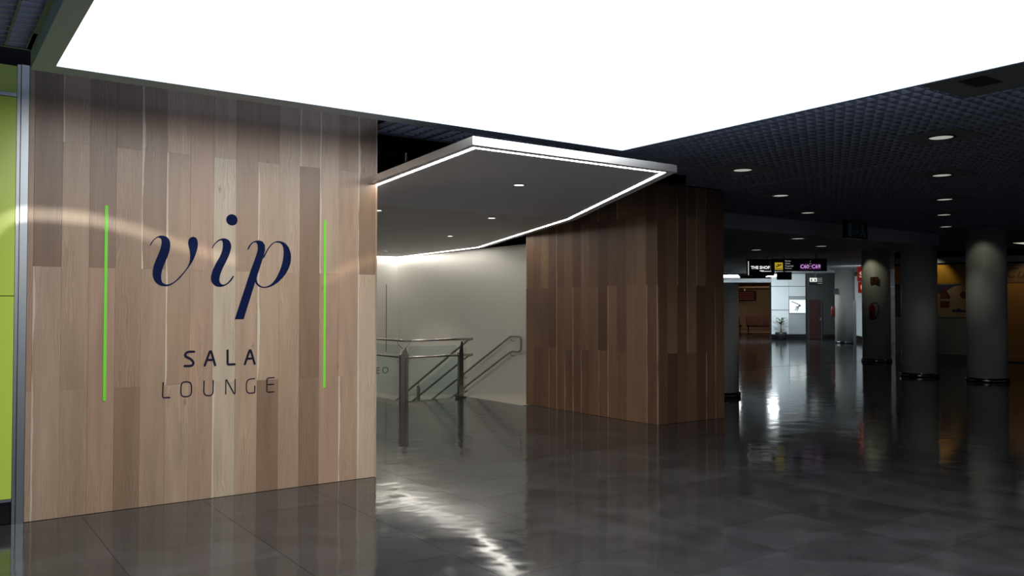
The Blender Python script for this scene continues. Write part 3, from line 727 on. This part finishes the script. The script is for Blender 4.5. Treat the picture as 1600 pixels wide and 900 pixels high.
part('plane_symbol', MB(Mx).box(.13, .31, -.009, -.007, 2.715, 2.728), M_sign, pz, wloc(pz))
for s, z in (('Portes', 2.925), ('Gates', 2.855), ('Flugsteige', 2.785), ('Puertas', 2.715)): part('gate_text', text_mb(s, Mx, .40, z, .044, bold=.0005), M_wtxt, t)
for x0, s in ((.83, 'C60'), (1.16, 'C69')):
    pp = part('gate_plate', MB(Mx).box(x0, x0+.28, -.004, 0, 2.69, 2.87), M_vio, t); part('gate_number', text_mb(s, Mx, x0+.135, 2.735, .105, -.006, bold=.001, align='CENTER'), M_viot, pp, wloc(pp))
for s, z in (('a', 2.925), ('to', 2.855), ('bis', 2.785), ('a', 2.715)): part('gate_text', text_mb(s, Mx, 1.13, z, .04, align='CENTER'), M_wtxt, t)
# shop sign
Mx = viewframe((19.98, 15.95, 0))
t = thing('shop_sign', 'dark hanging sign reading THE SHOP with a white edge line', 'sign', (20.2, 15.8, 2.44))
part('box', MB(Mx).box(0, .80, 0, .12, 2.54, 3.03), M_signgreen, t)
for hx in (.1, .6): part('hanger', MB(Mx).box(hx, hx+.03, .04, .07, 3.03, ZC), M_steeld, t)
part('edge_line', MB(Mx).box(.02, .036, -.005, 0, 2.56, 2.97), M_wtxtb, t)
part('lettering', text_mb('THE SHOP', Mx, .10, 2.745, .085, -.005, bold=.0035, sx=1.0), M_wtxtb, t)
part('script_line', MB(Mx).box(.40, .70, -.005, -.001, 2.665, 2.68).box(.36, .48, -.005, -.001, 2.68, 2.70), M_wtxtb, t)
part('slash_mark', MB(Mx).add([(.74, -.005, 2.74), (.755, -.005, 2.74), (.79, -.005, 2.83), (.775, -.005, 2.83)], [(0, 1, 2, 3)]), M_yel, t)
# flight screen below it
Mx = viewframe((21.87, 16.30, 0))
t = thing('flight_screen', 'small black hanging screen in front of the white panel wall', 'screen', (22, 16.2, 2.47))
part('housing', MB(Mx).box(0, .44, 0, .1, 2.47, 2.72), M_black, t); part('display', MB(Mx).box(.02, .42, -.003, 0, 2.49, 2.70), M_sign, t); part('bracket', MB(Mx).box(.2, .24, .03, .07, 2.72, ZC), M_steeld, t)
# exit sign
Mx = frame((14.61, 9.3, 0), (1, 0))
t = thing('exit_sign', 'unlit dark green running-man exit sign hanging from the mesh ceiling', 'sign', (14.9, 9.3, 2.97))
M_exg = mat('exit_dark_green', (.03, .10, .10), .5); M_exw = mat('exit_pale', (.35, .45, .46), .5)
part('box', MB(Mx).box(0, .69, 0, .06, 2.965, 3.275), M_exg, t)
part('frame', MB(Mx).box(-.015, .705, -.01, .07, 3.275, 3.29).box(-.015, .705, -.01, .07, 2.95, 2.965).box(-.015, 0, -.01, .07, 2.965, 3.275).box(.69, .705, -.01, .07, 2.965, 3.275), M_black, t)
part('door_symbol', MB(Mx).box(.06, .17, -.004, 0, 2.99, 3.25), M_exw, t)
part('running_figure', MB(Mx).cyl((.55, -.003, 3.215), (.55, 0, 3.215), .025, n=12).add([(.49, -.003, 3.18), (.58, -.003, 3.17), (.60, -.003, 3.10), (.66, -.003, 3.0), (.63, -.003, 2.995), (.56, -.003, 3.07), (.50, -.003, 3.0), (.46, -.003, 3.01), (.53, -.003, 3.10)], [tuple(range(9))]), M_exw, t)
part('arrow', MB(Mx).add([(.44, -.003, 3.07), (.44, -.003, 3.09), (.31, -.003, 3.09), (.31, -.003, 3.115), (.26, -.003, 3.08), (.31, -.003, 3.045), (.31, -.003, 3.07)], [tuple(range(7))]), M_exw, t)
part('hanger', MB(Mx).box(.34, .36, .02, .04, 3.29, ZC), M_steeld, t)
# red flag sign beside column
Mx = viewframe((23.93, 14.84, 0))
t = thing('red_flag_sign', 'red vertical sign with white ring sticking out left of the column', 'sign', (24, 14.8, 2.07))
part('board', MB(Mx).box(0, .34, 0, .08, 2.42, 2.88), M_redsign, t); part('board', MB(Mx).box(.02, .34, 0, .08, 2.06, 2.40), M_redsign, t)
n = 20; rr = MB(Mx); vs = []; fs = []
for r in (.105, .06):
    for k in range(n): vs.append((.15+r*.8*math.cos(2*math.pi*k/n), -.003, 2.24+r*math.sin(2*math.pi*k/n)))
for k in range(n): fs.append((k, (k+1) % n, n+(k+1) % n, n+k))
rr.add(vs, fs); part('ring', rr, M_cream, t)
part('letter', text_mb('S', Mx, .03, 2.55, .17, bold=.006), M_cream, t)
part('hanger', MB(Mx).box(.15, .18, .03, .06, 2.88, ZC), M_steeld, t)
# restroom sign
Mx = viewframe((33.13, 22.99, 0))
t = thing('restroom_sign', 'small hanging restroom sign with two white figures', 'sign', (33.4, 22.8, 2.7))
part('board', MB(Mx).box(-.02, .62, 0, .06, 2.62, 3.0), M_gwall, t)
part('hanger', MB(Mx).box(.29, .32, .02, .05, 3.0, ZC), M_steeld, t)
for x0 in (.03, .2): 
    o = part('figure_panel', MB(Mx).box(x0, x0+.155, -.004, 0, 2.78, 2.96), M_wtxtb, t)
    part('figure', MB(Mx).cyl((x0+.078, -.007, 2.935), (x0+.078, -.004, 2.935), .015, n=8).box(x0+.05, x0+.105, -.007, -.004, 2.80, 2.91), M_ink, o, wloc(o))
for z in (2.93, 2.86, 2.79, 2.70): part('text_line', MB(Mx).box(.38, .60, -.004, 0, z, z+.02), M_wtxt, t)

# ================================================================ FAR WHITE PANEL WALL, MAP, DOOR
Mf = frame((34.82, 26.33, 0), (.812, -.583)); S = .0321
fx = lambda p: (p-1205)*S
fz = lambda y: 1.6-(y-480.6)*S
fw_ = struct('wall_far', MB(Mf).box(fx(1205), fx(1258), .04, .35, 0, ZC-.01).box(fx(1258), fx(1310), .25, .35, 0, ZC-.01), M_gwall)
rows = [(fz(522), fz(484.5)), (fz(484), fz(447.5)), (fz(447), ZC-.02)]
for z0, z1 in rows: part('wall_panel', MB(Mf).box(fx(1205), fx(1231.7), 0, .04, z0, z1-.01), M_wpan, fw_)
for z0, z1, m in ((fz(463), fz(447.5), M_wpan), (fz(447), ZC-.02, M_wpan), (fz(522), fz(490), M_gpan), (fz(468), fz(463.3), M_gpan)): part('wall_panel', MB(Mf).box(fx(1232.2), fx(1258), 0, .04, z0, z1-.01), m, fw_)
part('plinth', MB(Mf).box(fx(1205), fx(1258.5), -.01, .04, 0, fz(522.5)).box(fx(1286), fx(1310), .22, .25, 0, fz(522.5)), M_black, fw_)
t = thing('map_display', 'lit white airport map on the far white panel wall', 'display', tuple(Mf@Vector((fx(1232), 0, fz(490)))))
part('frame', MB(Mf).box(fx(1232), fx(1258), -.03, 0, fz(489.6), fz(468)), M_alu, t); part('lit_map', MB(Mf).box(fx(1232.6), fx(1257.6), -.034, -.03, fz(489), fz(468.4)), M_map, t)
ml = MB(Mf)
for a, b in (((1236, 471), (1246, 475)), ((1246, 475), (1250, 478)), ((1250, 478), (1242, 480)), ((1249, 476), (1241, 485)), ((1247, 480), (1244, 486))):
    ml.tube([(fx(a[0]), -.036, fz(a[1])), (fx(b[0]), -.036, fz(b[1]))], .022, 4)
part('terminal_plan', ml, M_gwall, t)
# door
dr = thing('door_1', 'tall maroon door right of the map display', 'door', tuple(Mf@Vector((fx(1275), .24, 0))), kind='structure')
part('leaf', MB(Mf).box(fx(1265.5), fx(1284.5), .205, .24, .02, fz(468.5)), M_maroon, dr)
part('frame', MB(Mf).box(fx(1264), fx(1265.5), .17, .25, 0, fz(467)).box(fx(1284.5), fx(1286), .17, .25, 0, fz(467)).box(fx(1265.5), fx(1284.5), .17, .25, fz(468.5), fz(467)), M_gwall, dr)
part('handle', MB(Mf).box(fx(1283), fx(1283.8), .18, .205, .95, 1.1), M_steel, dr)
# plant
px0 = Mf@Vector((fx(1215), -.45, 0))
t = thing('potted_palm', 'small potted palm in a black planter by the white panel wall', 'plant', tuple(px0))
Mp = Matrix.Translation(px0)
part('planter', MB(Mp).lathe([(.20, .0), (.25, .03), (.28, .36), (.26, .38), (.24, .36)], 20), M_pot, t)
part('stem', MB(Mp).tube([(0, 0, .33), (.03, .02, .6), (.0, .0, .82)], [.045, .03, .022], 8), M_stem, t)
random.seed(3)
for k in range(16):
    a = k*2.4; L = random.uniform(.28, .48); up_ = random.uniform(.15, .5)*(1 if k % 3 else .3)
    d = Vector((math.cos(a), math.sin(a), 0)); s = Vector((-d.y, d.x, 0)); b = Vector((0, 0, .72+.012*k))
    pts = [b+d*L*q+Vector((0, 0, up_*math.sin(q*2.4)*L*1.6)) for q in (0, .35, .7, 1)]; ws = [.012, .045, .035, .003]
    mb = MB(Mp); mb.add([p+s*w_ for p, w_ in zip(pts, ws)]+[p-s*w_-Vector((0, 0, .006)) for p, w_ in zip(pts, ws)], [(i, i+1, 5+i, 4+i) for i in range(3)])
    part('leaf', mb, M_leaf, t)

# ---- waiting hall at the far left
fz2 = lambda y, s: 1.6-(y-480.6)*s
Mh = frame((34.82, 26.33, 0), (.812, -.583))
struct('wall_hall_fascia', MB(Mh).box(-5.5, -.01, .0, .5, 2.86, 3.06), M_gpan)
struct('ceiling_hall', MB(Mh).box(-9, -.02, .5, 3.02, 2.95, 3.0).box(-9, 8, 3.02, 21.0, 2.95, 3.0), M_brown)
struct('wall_hall_back', MB(Mh).box(-9, 8, 21.0, 21.2, 0, 3.0), M_brown)
struct('wall_hall_side', MB(Mh).box(7.9, 8.1, 3.0, 20.95, 0, 2.94), M_brown)
struct('floor_hall', MB(Mh).box(-9, 7.9, 4.5, 21.0, .001, .012), M_bfloor)
for q, lb in (([(-3.45, -4.0), (-2.75, -4.0), (-1.75, -.7), (-2.6, -.7)], 'bright white suspended luminaire left of the shop sign'), ([(-1.5, -4.7), (-1.15, -4.7), (-.3, -1.7), (-.8, -1.7)], 'narrow bright luminaire beneath the shop sign')):
    cx = sum(p[0] for p in q)/4; cy = sum(p[1] for p in q)/4
    t = thing('suspended_luminaire', lb, 'ceiling light', tuple(Mh@Vector((cx, cy, 3.12))), 'suspended luminaires')
    part('housing', MB(Mh).prism(q, 3.085, 3.12), M_gpan, t)
    part('diffuser', MB(Mh).prism([(cx+(p[0]-cx)*.95, cy+(p[1]-cy)*.95) for p in q], 3.075, 3.084), M_lum, t)
    for v in (-.9, .9): part('suspension', MB(Mh).cyl((cx+v*.28, cy+v, 3.12), (cx+v*.28, cy+v, ZC), .01, n=6), M_steeld, t)
# screens inside
k = 60/1300
Ms = frame(Mh@Vector((3.0, 18.2, 0)), (.812, -.583))
t = thing('departure_board', 'dark board with red rows on the brown hall wall', 'screen', tuple(Ms@Vector((.7, 0, 2.1))))
part('housing', MB(Ms).box(0, 1.55, 0, .12, 2.08, 2.80), M_dark, t)
M_redrow = mat('red_rows', (.06, .01, .01), .9, emit=(.6, .05, .06), es=.03)
for i in range(4): part('text_row', MB(Ms).box(.12+.1*(i % 2), 1.4, -.004, 0, 2.18+.15*i, 2.25+.15*i), M_redrow, t)
part('bracket', MB(Ms).box(.7, .76, .02, .08, 2.80, 2.949), M_steeld, t)
def bench(u0, n, lb, v=13.0):
    t = thing('waiting_bench', lb, 'bench', tuple(Mh@Vector((u0, v, 0))), 'waiting benches')
    part('beam', MB(Mh).box(u0, u0+n*.55, v-.03, v+.03, .33, .39), M_seat, t)
    for e in (u0+.1, u0+n*.55-.1): part('leg', MB(Mh).box(e-.03, e+.03, v-.3, v+.3, 0, .04).box(e-.03, e+.03, v-.03, v+.03, .04, .33), M_seat, t)
    for i in range(n):
        x0 = u0+i*.55+.03
        part('seat', MB(Mh).box(x0, x0+.49, v-.28, v+.2, .39, .46), M_seat, t)
        part('backrest', MB(Mh).add([(x0, v+.18, .46), (x0+.49, v+.18, .46), (x0+.49, v+.38, 1.05), (x0, v+.38, 1.05), (x0, v+.23, .46), (x0+.49, v+.23, .46), (x0+.49, v+.43, 1.05), (x0, v+.43, 1.05)],
             [(0, 1, 2, 3), (7, 6, 5, 4), (0, 4, 5, 1), (1, 5, 6, 2), (2, 6, 7, 3), (3, 7, 4, 0)]), M_seat, t)
bench(2.4, 4, 'dark row of four waiting seats on the brown hall floor')
bench(.4, 3, 'dark row of waiting seats farther left, cut off by the column')
lamp('hall_light', 'AREA', tuple(Mh@Vector((3.5, 12, 2.93))), 300, (1, .74, .5), 3.0, tuple(Mh@Vector((5, 19, 0))))

# ================================================================ RIGHT SIDE WALLS
# receding shopfront wall behind the columns
W0 = Vector((36.9, 23.1, 0)); W1 = Vector((27.2, 15.1, 0)); du = (W1-W0); Lw = du.length
Mw = frame(W0, (du.x, du.y))
sw = struct('wall_shopfront', MB(Mw).box(0, Lw, .03, .4, 0, ZC), M_gwall)
for i in range(4):
    a = i*1.55; part('wall_panel', MB(Mw).box(a, a+1.54, 0, .03, .28, 3.1), M_wpan, sw)
part('plinth', MB(Mw).box(0, 6.2, -.01, .03, 0, .27), M_black, sw)
a = 6.25
part('header_panel', MB(Mw).box(a, Lw, -.02, .03, 2.40, 3.02), mat('pale_header', (.42, .42, .40), .5), sw)
part('dark_joint', MB(Mw).box(a, Lw, -.005, .03, 2.33, 2.39), M_black, sw)
part('striped_panel', MB(Mw).box(a, Lw, 0, .03, .30, 2.32), mat('grey_shop_panel', (.24, .25, .26), .5), sw)
part('red_band', MB(Mw).box(a, Lw, -.006, 0, 1.84, 2.02), M_pink, sw, label='muted red band')
for z in (1.5, 1.3, 1.1, .95): part('pale_stripe', MB(Mw).box(a, Lw, -.004, 0, z, z+.05), M_swhite, sw)
part('red_skirting', MB(Mw).box(a, Lw, -.03, .03, 0, .29), M_pink, sw, label='muted red skirting')
Mq = frame((32.17, 20.13, 0), (du.x, du.y))
o = part('door_post', MB(Mq).box(-.05, .05, -.05, .05, 0, 1.9), M_gpan, base=(32.17, 20.13, 0)); tag(o, 'slim pale vertical post between the far column and the extinguisher column', 'post')
# amber kiosk front
Mk = frame((25.09, 12.99, 0), (.4615, -.887))
kw = struct('wall_kiosk', MB(Mk).box(-1.15, 7, .05, .5, 0, ZC), M_gwall)
part('dark_band', MB(Mk).box(-1.15, 7, 0, .05, 3.13, 3.27), M_dark, kw)
part('grey_band', MB(Mk).box(-1.15, 7, -.01, .05, 2.95, 3.12), M_gpan, kw)
part('dark_band', MB(Mk).box(-1.15, 7, 0, .05, 2.90, 2.945), M_dark, kw)
part('amber_header', MB(Mk).box(-1.15, 1.3, -.015, .05, 2.33, 2.895), M_amber, kw, label='amber header panel')
part('white_panel', MB(Mk).box(-1.15, 1.3, 0, .05, .19, 1.30), M_swhite, kw)
part('plinth', MB(Mk).box(-1.15, 1.55, -.01, .05, 0, .185), M_black, kw)
t = thing('kiosk_poster', 'tan advertising poster with red bottle and red disc below the amber header', 'poster', tuple(Mk@Vector((.1, 0, 1.31))))
part('sheet', MB(Mk).box(-.9, 1.05, -.01, .05, 1.31, 2.32), M_poster, t)
Q = Mk@Matrix(((1, 0, 0, 0), (0, 0, 1, -.012), (0, 1, 0, 0), (0, 0, 0, 1)))
part('print_blue', MB(Q).prism([(-.2, 2.30), (.75, 2.30), (.45, 2.24), (.28, 2.12), (.1, 2.0), (-.05, 2.1), (-.2, 2.05)], -.001, .001), M_posterb, t)
part('print_bottle', MB(Q).prism([(.1, 1.60), (.33, 1.60), (.35, 1.80), (.36, 1.95), (.28, 2.08), (.26, 2.24), (.18, 2.24), (.16, 2.08), (.08, 1.95), (.08, 1.80)], -.002, .0), M_posterr, t)
part('print_label', MB(Q).prism([(.085, 1.80), (.355, 1.80), (.355, 1.86), (.085, 1.86)], -.003, -.001), mat('label_pale_print', (.3, .25, .23), .5), t)
part('print_disc', MB(Q).prism([(.72+.10*math.cos(k*math.pi/12), 1.98+.11*math.sin(k*math.pi/12)) for k in range(24)], -.002, .0), M_posterr, t)
part('print_script', MB(Q).prism([(.40, 1.47), (.9, 1.46), (.95, 1.51), (.82, 1.55), (.7, 1.52), (.6, 1.58), (.5, 1.54), (.42, 1.56)], -.002, .0), M_posterb, t)
t = thing('kiosk_sign', 'dim amber sign with dark script above the amber door', 'sign', tuple(Mk@Vector((2.5, 0, 2.33))))
part('board', MB(Mk).box(1.5, 5.0, -.04, .05, 2.33, 2.895), mat('dark_amber_board', (.16, .085, .02), .5), t)
part('script', text_mb('Cu', Mk, 1.75, 2.47, .30, -.045, shear=.4), mat('dark_script', (.05, .025, .01), .6), t)
dk = thing('door_2', 'tall amber panelled kiosk door at the right edge', 'door', tuple(Mk@Vector((2.6, 0, 0))), kind='structure')
part('leaf', MB(Mk).box(1.72, 3.3, -.03, .05, .04, 2.31), M_amberd, dk); part('leaf', MB(Mk).box(3.34, 5.0, -.03, .05, .04, 2.31), M_amberd, dk)
part('frame', MB(Mk).box(1.56, 1.68, -.02, .05, 0, 2.32), M_dark, dk)
part('kick_plate', MB(Mk).box(1.75, 3.28, -.036, -.03, .16, .19), M_amber, dk)

struct('wall_east', MB().box(28.3, 28.5, -2, 7.0, 0, 3.8), M_gwall)
# ---- accent lamps near the columns and panels; kiosk spots are added fill
lamp('column_lamp', 'SPOT', (cC[0]-.9, cC[1]-.1, ZC-.05), 6, (1, .95, .66), .05, (cC[0]-.35, cC[1]-.1, 2.2), math.radians(75))
lamp('column_lamp', 'SPOT', (cA[0]-.85, cA[1]-.25, ZC-.05), 2.2, (1, .95, .72), .05, (cA[0]-.3, cA[1]-.1, 1.9), math.radians(85))
lamp('kiosk_fill', 'SPOT', tuple(Mk@Vector((.0, -.55, ZC-.03))), 14, (1, .9, .6), .05, tuple(Mk@Vector((-.1, 0, 2.3))), math.radians(80))
lamp('kiosk_fill', 'SPOT', tuple(Mk@Vector((2.4, -.9, ZC-.03))), 18, (1, .85, .6), .05, tuple(Mk@Vector((2.5, 0, 1.2))), math.radians(90))  # added to brighten the amber door, no fixture here
lamp('hall_ceiling_lamp', 'AREA', (33.0, 23.9, ZC-.02), 150, (.88, .96, 1), 1.0, (34.6, 26.0, .8))
lamp('hall_ceiling_lamp', 'AREA', (31, 19.5, ZC-.02), 28, (.92, .97, 1), 1.0, (33.5, 20.6, .6))

# ---- added unseen lamp behind the viewer, mask shaped to cast the curved wall streaks
LP = Vector((2.3, -4.6, 2.85)); MYP = LP.y+.6
def to_mask(P):
    k = (MYP-LP.y)/(P.y-LP.y); return LP+(P-LP)*k
def slot(pts):
    """pts: (x, upper z, lower z) of the streak where it falls on the timber wall"""
    return [to_mask(Vector((x, YW, a))) for x, a, b in pts], [to_mask(Vector((x, YW, b))) for x, a, b in pts]
s1 = slot([(0.334, 2.035, 1.984), (0.431, 2.161, 2.11), (0.51, 2.265, 2.213), (0.591, 2.313, 2.261), (0.681, 2.329, 2.276), (0.907, 2.33, 2.276), (1.13, 2.314, 2.259), (1.361, 2.263, 2.207), (1.603, 2.193, 2.136), (1.855, 2.116, 2.057), (2.118, 2.056, 1.996), (2.237, 2.028, 1.967)])
s2 = slot([(3.03, 1.865, 1.807), (3.167, 1.951, 1.892), (3.359, 2.04, 1.98), (3.625, 2.123, 2.061)])
lampo = thing('added_slot_lamp', 'added unseen slotted lamp behind the viewer throwing curved light streaks on the wall', 'lamp', tuple(LP))
mb = MB()
U = s1[0]+s2[0]; Dn = s1[1]+s2[1]; zt = max(p.z for p in U)+.25; zb = min(p.z for p in Dn)-.25
for i in range(len(U)-1):
    a, b = U[i], U[i+1]; c, d = Dn[i], Dn[i+1]
    mb.add([a, b, (b.x, b.y, zt), (a.x, a.y, zt)], [(0, 1, 2, 3)]); mb.add([c, d, (d.x, d.y, zb), (c.x, c.y, zb)], [(0, 1, 2, 3)])
    if i == len(s1[0])-1: mb.add([a, b, d, c], [(0, 1, 2, 3)])
x0 = min(p.x for p in U); x1 = max(p.x for p in U)
mb.add([(x0-.3, MYP, zb), (x0, MYP, zb), (x0, MYP, zt), (x0-.3, MYP, zt)], [(0, 1, 2, 3)]).add([(x1, MYP, zb), (x1+.3, MYP, zb), (x1+.3, MYP, zt), (x1, MYP, zt)], [(0, 1, 2, 3)])
part('streak_mask', mb, M_black, lampo)
part('housing', MB().add([(x0-.3, MYP, zb), (x1+.3, MYP, zb), (x1+.3, MYP, zt), (x0-.3, MYP, zt), (x0-.3, LP.y-.1, zb), (x1+.3, LP.y-.1, zb), (x1+.3, LP.y-.1, zt), (x0-.3, LP.y-.1, zt)],
     [(0, 4, 5, 1), (1, 5, 6, 2), (2, 6, 7, 3), (3, 7, 4, 0), (4, 7, 6, 5)]), M_black, lampo)
o = lamp('added_slot_light', 'SPOT', tuple(LP), 2600, (1, .86, .66), .003, (1.6, YW, 2.2), math.radians(60), .2)
